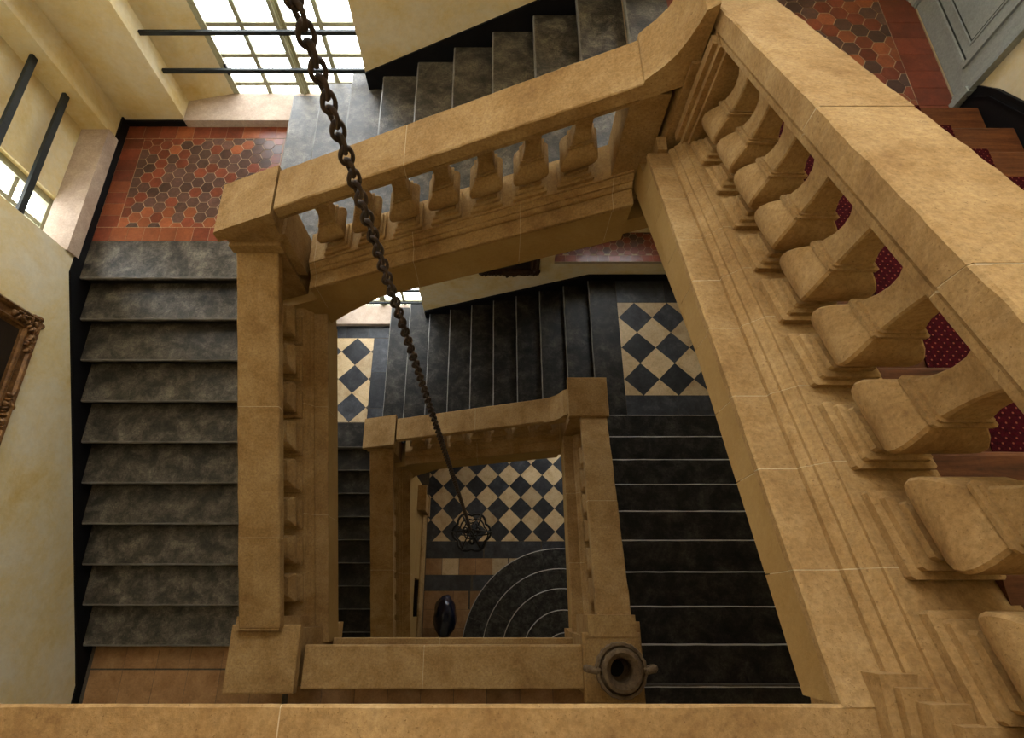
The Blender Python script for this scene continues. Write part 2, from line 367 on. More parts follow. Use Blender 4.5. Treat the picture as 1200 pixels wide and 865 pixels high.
def rects(parent, x0, x1, y0, y1, nx, ny, z, mats, gap=.004, name='tile', off=0):
    for j in range(ny):
        for i in range(nx):
            a = x0 + (x1 - x0) * i / nx; b = x0 + (x1 - x0) * (i + 1) / nx; c = y0 + (y1 - y0) * j / ny; d = y0 + (y1 - y0) * (j + 1) / ny
            if off: e = off * (random.random() - .5); a += e if i else 0; b += e if i < nx - 1 else 0
            g = gap / 2; tile([(a + g, c + g), (b - g, c + g), (b - g, d - g), (a + g, d - g)], False, None, random.choice(mats), parent, z, name)
def slab(x0, x1, y0, y1, z, th, label, mat='grout'):
    o = MB().box(x0, x1, y0, y1, z - th, z - .003).build('floor', mat)
    return tag(o, label, 'floor', kind='structure')

# ground floor
g = slab(XL, XR, YF, YB, 0, .1, 'dark and cream checkered ground floor deep in the well', 'grout_dark')
checker(g, -1.42, 3.2, 1.28, 4.6, -.90, 1.92, .457, 0)
rects(g, -1.42, 1.4, .96, 1.275, 5, 1, 0, ['tile_dark'], off=.1)
rects(g, -1.42, 1.2, .645, .955, 8, 1, 0, ['tile_tan', 'tile_cream'], off=.04)
rects(g, -1.42, .9, .36, .64, 5, 1, 0, ['tile_dark'], off=.1)
rects(g, -1.42, .9, -1.3, .355, 8, 5, 0, ['tile_tan'], off=.04)
# landing with small checkers (below, left)
g = slab(XL, -1.853, 2.40, YB, 3.0, .35, 'checkered stone landing under the lower barred window', 'grout_dark')
checker(g, -3.62, -2.135, 2.82, 4.33, -2.42, 4.08, .505, 3.0)
rects(g, -2.13, -1.86, 2.42, 4.33, 1, 3, 3.0, ['tile_dark'], .006); rects(g, -3.78, -1.86, 4.335, 4.58, 5, 1, 3.0, ['tile_dark'], .006); rects(g, -3.78, -3.625, 2.82, 4.33, 1, 3, 3.0, ['tile_dark'])
# landing with checkers (below, right)
g = slab(1.40, XR, 2.43, YB, 4.5, .35, 'checkered stone landing beside the tiled niche', 'grout_dark')
checker(g, 1.765, 3.0, 2.735, 4.19, 2.015, 3.945, .485, 4.5)
rects(g, 1.765, 3.18, 4.195, 4.57, 2, 1, 4.5, ['tile_dark'], .006); rects(g, 3.005, 3.18, 2.735, 4.19, 1, 3, 4.5, ['tile_dark']); rects(g, 1.765, 3.18, 2.445, 2.73, 2, 1, 4.5, ['tile_dark'])
# first-floor landing with tan tiles
g = slab(XL, XR, YF, -.62, 6.0, .4, 'landing of square tan tiles at the foot of the stone flight', 'grout_dark')
MB().box(XL, -1.95, -.62, -.27, 5.6, 5.997).build('landing_edge', 'grout_dark', g)
rects(g, -3.75, -1.95, -.92, -.50, 6, 1, 6.0, ['tile_tan']); rects(g, -3.75, -1.95, -.49, -.275, 6, 1, 6.0, ['tile_tan'])
rects(g, -3.75, -1.95, -1.02, -.925, 3, 1, 6.0, ['tile_dark']); rects(g, -1.9, 1.1, -1.0, -.63, 10, 1, 6.0, ['tile_tan']); rects(g, -3.75, 3.1, -2.5, -1.03, 22, 5, 6.0, ['tile_tan'])
# hexagon landing, left
g = slab(XL, -2.06, 2.80, YB, 7.5, .35, 'red hexagon tiled landing in the corner between the windows')
def pickC(x, y):
    d = math.hypot((x + 3.0) / .55, (y - 4.0) / .42); q = random.random() + noise.noise((x * 2.2, y * 2.2, 3)) * .35
    if d < 1.15: return 'brown' if q < .60 else ('red' if q < .95 else 'orange')
    return 'brown' if q < .30 else ('red' if q < .62 else 'orange')
hex_field(g, -3.58, -2.17, 3.325, 4.41, 7.5, pickC, .119, .03, .05)
rects(g, -3.78, -2.09, 3.165, 3.32, 11, 1, 7.5, ['orange', 'orange', 'red']); rects(g, -3.78, -2.09, 4.415, 4.575, 10, 1, 7.5, ['red', 'red', 'orange'])
rects(g, -3.78, -3.585, 3.325, 4.41, 1, 8, 7.5, ['red', 'red', 'orange']); rects(g, -2.165, -2.09, 3.325, 4.41, 1, 8, 7.5, ['red'])
# hexagon landing by the door
g = slab(1.00, XR, 3.03, YB, 9.0, .35, 'red hexagon tiled landing at the foot of the wooden steps')
def pickD(x, y):
    q = random.random() + noise.noise((x * 3, y * 3, 8)) * .5
    return 'brown' if q < .46 else ('red' if q < .78 else 'orange')
hex_field(g, 1.36, 2.93, 3.07, 4.58, 9.0, pickD, .128, .02, .03); rects(g, 2.935, 3.19, 3.07, 4.58, 1, 9, 9.0, ['red']); rects(g, 1.30, 1.355, 3.07, 4.58, 1, 8, 9.0, ['red'])
# tiled niches
for i, d in enumerate(ST[:2]):
    g = slab(.812, 2.698, YB - .01, 5.1, 9.467 + d + .012, .05, ['red hexagon tiled niche floor under the right-hand window', 'red tiled niche floor above the hexagon landing'][i])
    rects(g, .815, 2.69, 4.595, 4.70, 12, 1, 9.479 + d, ['red']) ; hex_field(g, .83, 2.69, 4.704, 5.09, 9.479 + d, lambda x, y: 'brown' if random.random() < .3 else 'red', .115, .05, .02)
# top landing
g = slab(XL, XR, YF, -.60, 10.5, .3, 'boarded top landing behind the near balustrade', 'wood'); MB().box(1.30, XR, -.60, .10, 10.2, 10.497).build('landing_edge', 'wood', g)

# ------------------------------------------------------------------ flights of steps
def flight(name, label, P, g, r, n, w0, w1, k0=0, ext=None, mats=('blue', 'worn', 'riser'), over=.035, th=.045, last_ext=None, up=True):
    """P(u, w, z): u along the climb measured from nose 0, w across, z above nose 0; treads k0 .. n-1"""
    root = thing(name, P(0, (w0 + w1) / 2, -r), label, 'stairs')
    for k in range(k0, n):
        e0, e1 = (ext or {}).get(k, (0, 0)); end = g + over if k < n - 1 or not last_ext else last_ext
        sec = [(end, 0), (.014, 0), (.004, -.004), (0, -.014), (0, -th + .012), (.012, -th), (end, -th)]
        jt = jitter(.004, 6, k * 3.7, (1, 2, 3, 4))
        o = MB(); Q = lambda s, c, z, k=k: P(k * g + c, s, k * r + z)
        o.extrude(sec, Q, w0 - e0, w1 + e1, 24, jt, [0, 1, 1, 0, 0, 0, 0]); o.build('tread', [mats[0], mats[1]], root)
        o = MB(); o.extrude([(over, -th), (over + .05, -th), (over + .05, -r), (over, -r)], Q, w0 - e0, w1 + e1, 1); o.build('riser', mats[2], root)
    return root
rootL = flight('stone_stair_flight', 'worn grey stone flight climbing beside the cream wall to the red hexagon landing',
       lambda u, w, z: (w, -.297 + u, 6.15 + z), .34, .15, 10, -3.78, -1.93, last_ext=.40)
MB().extrude([(-.60, 5.60), (-.27, 5.60), (2.85, 6.98), (2.85, 7.28), (2.7, 7.22), (-.25, 5.90)], lambda s, c, z: (s, c, z), XL + .002, -1.6, 1).build('soffit', 'fascia', rootL)
rootB = flight('stone_stair_flight', 'dark stone flight rising from the red landing below the tall window',
       lambda u, w, z: (-2.088 + u, w, 7.65 + z), .34, .15, 10, 2.86, 4.585, ext={0: (0, .25), 1: (0, .25), 2: (0, .25)}, last_ext=.34)
MB().extrude([(-1.62, 7.0), (-1.58, 7.157), (-1.31, 7.417), (-1.0, 7.677), (-.624, 7.877), (.413, 8.354), (1.06, 8.65), (1.40, 8.65), (1.30, 8.93), (1.0, 8.78), (-1.9, 7.48), (-2.05, 7.40), (-2.05, 7.15), (-1.75, 7.0)],
             lambda s, c, z: (c, s, z), 2.47, YB - .002, 1).build('soffit', 'fascia', rootB)
rootRL = flight('stone_stair_flight', 'shaded bluestone flight climbing from the checkered landing toward the urn',
       lambda u, w, z: (w, 2.405 - u, 4.65 + z), .337, .15, 10, 1.12, 3.19, mats=('blue_shaded', 'worn_glint_pale', 'riser'), last_ext=.40)
MB().extrude([(2.5, 4.15), (2.41, 4.40), (-.6, 5.74), (-.62, 5.6), (-.3, 5.5)], lambda s, c, z: (s, c, z), .84, XR - .002, 1).build('soffit', 'fascia', rootRL)
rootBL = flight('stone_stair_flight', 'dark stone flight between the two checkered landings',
       lambda u, w, z: (-1.853 + u, w, 3.15 + z), .356, .15, 10, 2.44, 4.57, mats=('blue_shaded', 'worn', 'riser'), ext={0: (0, .28), 1: (0, .28)}, last_ext=.41)
MB().extrude([(-1.5, 2.05), (-1.4, 2.30), (-1.29, 2.45), (-1.0, 2.80), (-.6, 3.12), (-.18, 3.31), (.83, 3.76), (1.4, 4.0), (1.75, 4.15), (1.75, 4.43), (1.5, 4.43), (1.35, 4.25), (-1.6, 2.98), (-1.85, 2.9), (-1.85, 2.65), (-1.7, 2.05)],
             lambda s, c, z: (c, s, z), 2.08, YB - .002, 1).build('soffit', 'fascia', rootBL)
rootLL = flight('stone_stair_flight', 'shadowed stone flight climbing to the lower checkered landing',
       lambda u, w, z: (w, -.66 + u, 1.65 + z), .34, .15, 10, -3.78, -1.82, mats=('blue_shaded', 'worn', 'riser'), last_ext=.40)
MB().extrude([(-.9, 1.15), (-.62, 1.10), (2.48, 2.5), (2.48, 2.80), (2.3, 2.72), (-.62, 1.42)], lambda s, c, z: (s, c, z), XL + .002, -1.45, 1).build('soffit', 'fascia', rootLL)
# wooden flight to the top landing
rootW = flight('wooden_stair_flight', 'polished wooden steps climbing from the red hexagon landing beside the grey door',
       lambda u, w, z: (w, 3.065 - u, 9.15 + z), .33, .15, 10, 1.22, 3.17, mats=('wood', 'wood', 'wood_dark'), over=.03, th=.04, last_ext=.75)
MB().extrude([(3.1, 8.70), (3.05, 8.92), (.06, 10.26), (.06, 10.05), (.4, 9.9)], lambda s, c, z: (s, c, z), .90, XR - .002, 1).build('soffit', 'fascia', rootW)
# carpet runner over the wooden steps
sec = []
for k in range(10):
    y = 3.065 - .33 * k; z = 9.15 + .15 * k
    if k == 0: sec.append((y - .025, z - .15 + .006))
    sec += [(y - .022, z - .045), (y + .008, z - .035), (y + .006, z + .008), (y - .015, z + .009)]
    sec.append((y - .33 - .027, z + .009) if k < 9 else (y - .6, z + .009))
low = [(c - .004, z - .006) if i % 5 else (c - .006, z - .005) for i, (c, z) in enumerate(sec)]
mb = MB(); n = len(sec)
for s in (1.56, 2.78): mb.v += [(s, c, z) for c, z in sec]
mb.f = [(i, i + 1, n + i + 1, n + i) for i in range(n - 1)]; mb.mi = [0] * (n - 1)
car = mb.build('carpet_runner', 'carpet'); sm = car.modifiers.new('thickness', 'SOLIDIFY'); sm.thickness = .006; sm.offset = -1
tag(car, 'red dotted carpet runner laid down the wooden steps', 'carpet')

# rounded steps at the ground
root = thing('rounded_stone_steps', (1.2, -.75, 0), 'rounded black stone steps fanning out onto the ground floor', 'stairs')
cx, cy = 1.2, -.75; radii = [1.88, 1.50, 1.14, .77, .40, .0]
for k in range(5):
    ro, ri = radii[k], max(radii[k + 1] - .06, .02); nseg = [9, 4, 3, 2, 1][k]; a0, a1 = R(62), R(238); zt = .15 * (k + 1)
    for q in range(nseg):
        b0 = a0 + (a1 - a0) * q / nseg + .0012 / ro; b1 = a0 + (a1 - a0) * (q + 1) / nseg - .0012 / ro
        sec = [(ri, zt), (ro - .014, zt), (ro - .003, zt - .004), (ro, zt - .014), (ro, zt - .04), (ro - .02, zt - .045), (ro - .02, zt - .15), (ri, zt - .15)]
        MB().extrude(sec, lambda s, c, z: (cx + c * math.cos(s), cy + c * math.sin(s), z), b0, b1, max(6, 48 // nseg), None, [0, 1, 1, 0, 0, 0, 0, 0]).build('step_stone', ['step_grey', 'worn_glint_pale'], root)
    if k == 4: MB().lathe([(.02, .60), (.02, .75)], (cx, cy, 0), 12).build('core_stone', 'blue', root)
MB().box(.4, 3.1, -2.55, -1.2, 0, .75).build('upper_block', 'blue', root)

# ------------------------------------------------------------------ baseboards
def strip(name, pts, fix, axis, label, th=.022):
    """pts: polyline of (t, z_low, z_high) along a wall; axis 'x' -> wall is an X plane"""
    mb = MB()
    for (t0, a0, b0), (t1, a1, b1) in zip(pts[:-1], pts[1:]):
        q = [(t0, a0), (t1, a1), (t1, b1), (t0, b0)]; v = []
        for f in (fix[0], fix[1]): v += [(f, t, z) if axis == 'x' else (t, f, z) for t, z in q]
        mb.add(v, [(0, 1, 2, 3), (7, 6, 5, 4), (0, 4, 5, 1), (1, 5, 6, 2), (2, 6, 7, 3), (3, 7, 4, 0)])
    return tag(mb.build(name, 'black'), label, 'baseboard', kind='structure')
strip('baseboard_left', [(-2.6, 6.0, 6.08), (-.62, 6.0, 6.08), (-.30, 5.9, 6.22), (2.76, 7.28, 7.61), (3.0, 7.45, 7.61), (4.59, 7.45, 7.61)], (XL - .01, XL + .018), 'x', 'black painted baseboard stepping up beside the grey stone flight')
strip('baseboard_left', [(-2.6, 1.5, 1.6), (-.66, 1.5, 1.7), (2.4, 2.8, 3.12), (4.59, 2.95, 3.12)], (XL - .01, XL + .018), 'x', 'black baseboard along the lowest shadowed flight')
strip('baseboard_back', [(-3.79, 7.45, 7.565), (-2.08, 7.45, 7.565)], (YB - .025, YB + .01), 'y', 'black baseboard under the tall window sill')
strip('baseboard_back', [(-1.23, 7.75, 8.13), (.98, 8.72, 9.11), (3.19, 8.95, 9.11)], (YB - .02, YB + .01), 'y', 'black baseboard rising behind the upper dark flight')
strip('baseboard_back', [(-3.79, 2.95, 3.075), (-1.86, 2.95, 3.075)], (YB - .03, YB + .01), 'y', 'black baseboard under the lower window sill')
strip('baseboard_back', [(-1.22, 3.2, 3.50), (1.35, 4.30, 4.63), (3.19, 4.45, 4.63)], (YB - .035, YB + .01), 'y', 'black baseboard rising behind the lower dark flight')
strip('baseboard_right', [(3.19, 8.95, 9.20), (3.06, 8.95, 9.29), (.08, 10.30, 10.65), (-2.6, 10.45, 10.65)], (XR - .022, XR + .01), 'x', 'black baseboard climbing along the wooden steps')
strip('trim_1', [(3.19, 9.195, 9.208), (3.06, 9.285, 9.298), (.08, 10.645, 10.658)], (XR - .03, XR + .01), 'x', 'thin black moulding on top of the stepped baseboard')
strip('trim_2', [(3.19, 9.11, 9.118), (3.06, 9.235, 9.243), (.08, 10.595, 10.603)], (XR - .034, XR - .01), 'x', 'thin bead along the black baseboard of the wooden steps')
strip('baseboard_right', [(4.59, 4.45, 4.62), (2.42, 4.45, 4.62), (-.62, 5.85, 6.12), (-2.6, 5.95, 6.12)], (XR - .022, XR + .01), 'x', 'black baseboard along the lower shaded flight')

# ------------------------------------------------------------------ balustrades
BH = .60
def baluster_mesh(shear, key):          # square, raked with the stair
    if key in TILE_CACHE: return TILE_CACHE[key]
    prof = [(0, .116), (.030, .116), (.036, .108), (.038, .098), (.058, .096), (.064, .088), (.066, .076), (.090, .074), (.094, .056), (.106, .054), (.116, .070), (.135, .092), (.165, .108), (.195, .114), (.228, .111),
            (.262, .097), (.290, .080), (.306, .070), (.308, .079), (.322, .080), (.325, .070), (.334, .070), (.336, .062), (.352, .060), (.39, .052), (.44, .049), (.49, .053), (.535, .064), (.562, .076), (.565, .086), (.60, .088)]
    mb = MB(); v = []
    for z, h in prof:
        ch = min(.008, h * .12)
        for x, y in ((h, -h + ch), (h, h - ch), (h - ch, h), (-h + ch, h), (-h, h - ch), (-h, -h + ch), (-h + ch, -h), (h - ch, -h)):
            v.append((x, y, z + shear[0] * x + shear[1] * y))
    n = len(prof); f = [(q * 8 + i, q * 8 + (i + 1) % 8, (q + 1) * 8 + (i + 1) % 8, (q + 1) * 8 + i) for q in range(n - 1) for i in range(8)]
    f += [tuple(range(7, -1, -1)), tuple((n - 1) * 8 + i for i in range(8))]
    mb.add(v, f); TILE_CACHE[key] = mb.data('baluster', 'stone', 30); return TILE_CACHE[key]
def balustrade(label, O, D, Nn, L, slope, fascia, crail, spots, joints=(), sjoints=(), wrail=.32, rail_span=None, cbal=None, amp=.004, ledge=True, depth=.455, under=.012):
    """O = ledge corner, D = unit direction along (horizontal), Nn = toward the steps, slope = rise per metre along D"""
    O, D, Nn = Vector(O), Vector(D), Vector(Nn); root = thing('stone_balustrade', O, label, 'balustrade')
    P = lambda s, c, z: tuple(O + D * s + Nn * c + Vector((0, 0, z + slope * s)))
    sec = [(under, -fascia), (under, -.05 if under < .05 else -.02), (0, -.035 if under < .05 else -.016), (0, -.006), (.006, 0), (.118, 0), (.118, .022), (.128, .036), (.142, .042), (.142, .056), (.152, .062), (.166, .084), (.176, .086), (.176, .098), (.182, .10), (depth, .10), (depth, -fascia * .6)]
    cuts = [0, *sjoints, L]
    for i in range(len(cuts) - 1):
        a, b = cuts[i] + (.0015 if i else 0), cuts[i + 1] - (.0015 if i < len(cuts) - 2 else 0)
        n = max(2, int((b - a) / .05)); j1 = jitter(amp * .6, 9, i * 5.3 + label.__len__(), (3, 4, 5))
        MB().extrude(sec, P, a, b, n, j1, [1] + [0] * 16).build('string_stone', ['stone', 'fascia'], root)
    if len(cuts) > 2:
        s2 = [(c + (.001 if c < .2 else -.001), z - .0012 if z > -fascia * .5 else z + .03) for c, z in sec]
        for s in cuts[1:-1]: MB().extrude(s2, P, s - .003, s + .003, 1).build('mortar_joint', 'mortar', root)
    h = wrail / 2; r0, r1 = rail_span or (0, L)
    rs = [(crail - h, .838), (crail - h, .745), (crail - h + .012, .740), (crail - h + .016, .731), (crail - h + .010, .727), (crail - h + .014, .700), (crail - h + .03, .692), (crail - h + .05, .685),
          (crail + h - .05, .685), (crail + h - .03, .692), (crail + h - .014, .705), (crail + h - .012, .736), (crail + h, .745), (crail + h, .838), (crail + h - .010, .846), (crail - h + .010, .846)]
    cuts = [r0, *joints, r1]
    for i in range(len(cuts) - 1):
        a, b = cuts[i] + (.002 if i else 0), cuts[i + 1] - (.002 if i < len(cuts) - 2 else 0)
        n = max(2, int((b - a) / .03)); MB().extrude(rs, P, a, b, n, jitter(amp, 7, i * 3.1 + len(label), (0, 13, 14, 15))).build('handrail', 'stone', root)
    for s in cuts[1:-1]:
        s2 = [(crail + (c - crail) * .994, z - .0015 if z > .8 else z + .0015) for c, z in rs]; MB().extrude(s2, P, s - .004, s + .004, 1).build('mortar_joint', 'mortar', root)
    sh = (D.x * slope, D.y * slope); me = baluster_mesh(sh, ('bal', round(sh[0], 3), round(sh[1], 3)))
    for s in spots: put('baluster', me, root, P(s, cbal if cbal is not None else crail, .0995))
    return root, P
SPY = [.185 + .30 * k for k in range(-1, 8)]                 # baluster centres along Y
# upper left flight
z_at = lambda Y: 7.5 - .441 * (2.763 - Y)
balL, _ = balustrade('tan stone balustrade running down beside the grey stone flight', (-1.54, -.26, z_at(-.26)), (0, 1, 0), (-1, 0, 0), 2.76, .441, .40, .31,
           [y + .26 for y in SPY if y > .1], joints=(.78, 1.71), sjoints=(1.06, 1.96), rail_span=(.14, 2.82))
# upper back flight
z_at = lambda X: 7.65 + .441 * (X + 2.088)
balB, _ = balustrade('tan stone balustrade climbing across the well below the tall window', (-1.54, 2.43, z_at(-1.54)), (1, 0, 0), (0, 1, 0), 2.42, .441, .41, .31,
           [-1.28 + .30 * k + 1.54 for k in range(7)], joints=(.95,), sjoints=(.05, .9, 1.7, 2.3), rail_span=(-.02, 2.34), wrail=.34)
# upper right flight, the big one
Dv = Vector((-.037, -1, 0)); Ls = 2.66
balR, PR = balustrade('large pale stone balustrade beside the red carpeted wooden steps', (.875, 2.46, 9.371), Dv, (1, 0, 0), Ls, .4205, .21, .325,
           [2.46 - y for y in SPY if y > -.2], joints=(1.00, 1.80), sjoints=(.18, .50, .86, 1.16, 1.45, 1.78, 2.06, 2.36), wrail=.315, rail_span=(-.62, 2.75), amp=.006, depth=.46)
# first-floor landing, front of the well
balF, _ = balustrade('low-seen stone balustrade along the first-floor landing between the two newel posts', (-1.54, -.233, 6.0), (1, 0, 0), (0, -1, 0), 2.32, 0, .40, .175,
           [.3 + .30 * k for k in range(7)], joints=(.95,), sjoints=(1.0,), wrail=.31, cbal=.175, depth=.36)
# top landing, nearest
balE, _ = balustrade('pale stone balustrade of the top landing with its broad ledge', (-3.79, -.195, 10.487), (1, 0, 0), (0, -1, 0), 4.70, 0, .28, .42,
           [.25 + .30 * k for k in range(14)], joints=(2.0, 3.2), sjoints=(1.2, 2.4, 3.3), wrail=.31, rail_span=(0, 4.75), cbal=.42, depth=.56, under=.11)
# lower right
Dv = Vector((-.05, -1, 0))
balRL, _ = balustrade('stone balustrade beside the black flight ending under the urn', (.84, 2.07, 4.65 + .445 * (2.405 - 2.07)), Dv, (1, 0, 0), 2.33, .445, .40, .265,
           [2.07 - y for y in SPY if 0 < y < 1.95], joints=(1.05,), sjoints=(.8, 1.6), wrail=.30, rail_span=(-.05, 2.25))
# lower back
z_at = lambda X: 3.15 + .421 * (X + 1.853)
balBL, _ = balustrade('stone balustrade in shadow crossing the well between the checkered landings', (-1.40, 2.035, z_at(-1.40)), (1, 0, 0), (0, 1, 0), 2.26, .421, .53, .31,
           [.22 + .30 * k for k in range(7)], joints=(1.1,), sjoints=(1.1,), wrail=.31, rail_span=(-.02, 2.16))
# lower left
z_at = lambda Y: 3.0 - .441 * (2.40 - Y)
balLL, _ = balustrade('deepest stone balustrade beside the shadowed lowest flight', (-1.40, -.75, z_at(-.75)), (0, 1, 0), (-1, 0, 0), 2.85, .441, .40, .30,
           [.30 * k + .2 for k in range(9)], joints=(1.3,), sjoints=(1.3,), wrail=.34, rail_span=(-.02, 2.9))

# newel posts and their caps (parts of the balustrades)
def post(parent, x0, x1, y0, y1, z0, z1, cap=.03, name='newel', base=True):
    mb = MB(); c = cap
    mb.box(x0, x1, y0, y1, z0, z1 - .16)
    mb.frustum((x0, x1, y0, y1), z1 - .16, (x0 - c, x1 + c, y0 - c, y1 + c), z1 - .10)
    mb.frustum((x0 - c, x1 + c, y0 - c, y1 + c), z1 - .10, (x0 - c, x1 + c, y0 - c, y1 + c), z1 - .008)
    mb.frustum((x0 - c, x1 + c, y0 - c, y1 + c), z1 - .008, (x0 - c + .012, x1 + c - .012, y0 - c + .012, y1 + c - .012), z1)
    if base: mb.box(x0 - c, x1 + c, y0 - c, y1 + c, z0, z0 + .12).frustum((x0 - c, x1 + c, y0 - c, y1 + c), z0 + .12, (x0, x1, y0, y1), z0 + .17)
    return mb.build(name, 'stone', parent)
def raked_cap(parent, x0, x1, y0, y1, zc, slope, th=.115, neck=.25):
    """block that carries the rake of the back rail over the newel; zc = top height at x0"""
    mb = MB(); top = lambda x: zc + slope * (x - x0)
    sec = [(x0, 0), (x1, 0), (x1, -th), (x0, -th)]
    v = []
    for y in (y0, y1): v += [(x0 + .012, y, top(x0 + .012)), (x1, y, top(x1)), (x1, y, top(x1) - th), (x0, y, top(x0) - th), (x0, y, top(x0) - .02)]
    mb.add(v, [(0, 1, 2, 3, 4), (9, 8, 7, 6, 5)] + [(i, (i + 1) % 5, (i + 1) % 5 + 5, i + 5) for i in range(5)])
    i = .035
    v = []
    for y in (y0 + i, y1 - i): v += [(x0 + i, y, top(x0 + i) - th), (x1 - i, y, top(x1 - i) - th), (x1 - i, y, top(x1) - th - neck), (x0 + i + .03, y, top(x0) - th - neck)]
    mb.add(v, [(0, 1, 2, 3), (7, 6, 5, 4)] + [(k, (k + 1) % 4, (k + 1) % 4 + 4, k + 4) for k in range(4)])
    return mb.build('newel_cap', 'stone', parent)
# red-landing corner (upper back-left)
raked_cap(balB, -2.075, -1.575, 2.525, 2.955, 7.65 + .441 * (-2.075 + 2.088) + .846 + .01, .441)
post(balB, -2.00, -1.66, 2.55, 2.90, 7.05, 8.36, .025, base=False)
MB().box(-1.66, -1.585, 2.58, 2.90, 7.85, 8.42).build('half_pilaster', 'stone', balB)
# door-landing corner (upper back-right): newel and swan-neck ramp
MB().box(.985, 1.36, 2.55, 3.02, 8.6, 9.90).build('newel', 'stone', balR)
mb = MB(); 
zr = lambda x: 7.65 + .441 * (x + 2.088) + .846
curve = [(.775, zr(.775) + .02), (.80, zr(.80) + .04), (.85, zr(.85) + .07), (.90, zr(.90) + .12), (.935, zr(.935) + .19), (.960, zr(.960) + .26), (.975, zr(.975) + .32), (1.03, zr(1.03) + .33)]
v = []
for y in (2.57, 2.925):
    v += [(x, y, z) for x, z in curve] + [(x, y, zr(x) - .11) for x, z in reversed(curve)]
k = len(curve) * 2
mb.add(v, [tuple(range(k)), tuple(range(2 * k - 1, k - 1, -1))] + [(i, (i + 1) % k, (i + 1) % k + k, i + k) for i in range(k)])
mb.build('rail_ramp', 'stone', balB)
MB().box(.745, .96, 2.62, 2.90, 8.55, zr(.75) - .10).build('half_pilaster', 'stone', balB)
mb = MB(); mb.box(1.045, 1.34, 2.44, 2.56, 9.45, 10.08).box(1.02, 1.30, 2.475, 2.53, 9.45, 10.07).box(1.075, 1.31, 2.415, 2.45, 9.47, 10.09); mb.build('half_pilaster', 'stone', balR)
MB().box(.93, .985, 2.46, 2.56, 9.30, 9.40).build('base_return', 'stone', balR)
# first-floor newels
post(balF, -2.07, -1.59, -.55, -.13, 5.6, 6.98, .03); MB().box(-2.04, -1.70, -.14, -.04, 6.2, 7.06).build('newel_shoulder', 'stone', balF)
post(balF, .70, 1.10, -.62, -.19, 5.6, 6.93, .03); mb = MB(); mb.box(.72, 1.10, -.19, -.03, 6.2, 6.945).box(1.08, 1.15, -.5, -.08, 6.2, 6.86); mb.build('newel_shoulder', 'stone', balF)
# top-landing newel beside the wooden steps (only its stepped base shows)
mb = MB(); zE = 10.487
for i, (ins, a, b) in enumerate(((0, 0, .045), (.025, .045, .07), (.05, .07, .115), (.085, .115, .15), (.115, .15, .165), (.14, .165, .80))):
    mb.box(.85 + ins, 1.46 - ins * .3, -.75 + ins, -.13 - ins, zE + a - (.3 if i == 0 else 0), zE + b)
mb.box(.92, 1.42, -.70, -.16, zE + .80, zE + .90); mb.build('newel', 'stone', balE)
# lower corners
raked_cap(balBL, -1.93, -1.44, 2.13, 2.56, 3.15 + .421 * (-1.93 + 1.853) + .86, .421); post(balBL, -1.87, -1.52, 2.15, 2.50, 2.3, 3.86, .02, base=False)
zr2 = lambda x: 3.15 + .421 * (x + 1.853) + .846
curve = [(.58, zr2(.58)), (.66, zr2(.66) + .01), (.72, zr2(.72) + .05), (.77, zr2(.77) + .11), (.80, zr2(.80) + .2), (.87, zr2(.87) + .25)]
mb = MB(); v = []
for y in (2.18, 2.50): v += [(x, y, z) for x, z in curve] + [(x, y, zr2(x) - .12) for x, z in reversed(curve)]
k = len(curve) * 2
mb.add(v, [tuple(range(k)), tuple(range(2 * k - 1, k - 1, -1))] + [(i, (i + 1) % k, (i + 1) % k + k, i + k) for i in range(k)]); mb.build('rail_ramp', 'stone', balBL)
post(balRL, .85, 1.25, 2.08, 2.50, 3.9, 5.68, .03, base=False)

# ------------------------------------------------------------------ stone urn on the first-floor newel
u = thing('stone_urn', (.905, -.40, 6.93), 'weathered stone urn with an open mouth and two handles on the newel post', 'urn')
c = (.905, -.40, 6.93)
MB().lathe([(.12, 0), (.12, .03), (.075, .05), (.06, .08), (.07, .10), (.12, .13), (.165, .18), (.18, .235), (.17, .28), (.14, .30), (.135, .315), (.145, .33), (.15, .35), (.14, .365), (.12, .37), (.112, .355), (.085, .33), (.078, .28), (.09, .22), (.08, .06), (.02, .05)],
           c, 40, 0, lambda a, z: 1 + (.035 * abs(math.sin(a * 10)) if .12 < z < .29 else 0)).build('bowl', 'urn', u, 50)
MB().lathe([(.165, .285), (.185, .29), (.19, .30), (.185, .312), (.165, .315)], c, 40, 0, lambda a, z: 1 + .02 * math.sin(a * 24), True).build('beaded_rim', 'urn', u, 50)
for s in (-1, 1):
    mb = MB(); mb.tube([(c[0] + s * x, c[1] + .01 * math.sin(x * 30), c[2] + z) for x, z in ((.14, .20), (.19, .19), (.235, .22), (.25, .265), (.235, .30), (.19, .31), (.14, .29))], [.02, .022, .025, .028, .026, .022, .018], 8)
    for q in range(4): mb.lathe([(.002, -.02), (.016, -.012), (.02, 0), (.016, .012), (.002, .02)], (c[0] + s * (.17 + q * .024), c[1], c[2] + .315 - q * .004), 8)
    mb.build('handle', 'urn', u, True)

MB().lathe([(.002, .058), (.078, .058), (.078, .075), (.002, .085)], c, 24).build('mouth_shade', 'riser', u)  # black disc imitating the shade inside the urn mouth
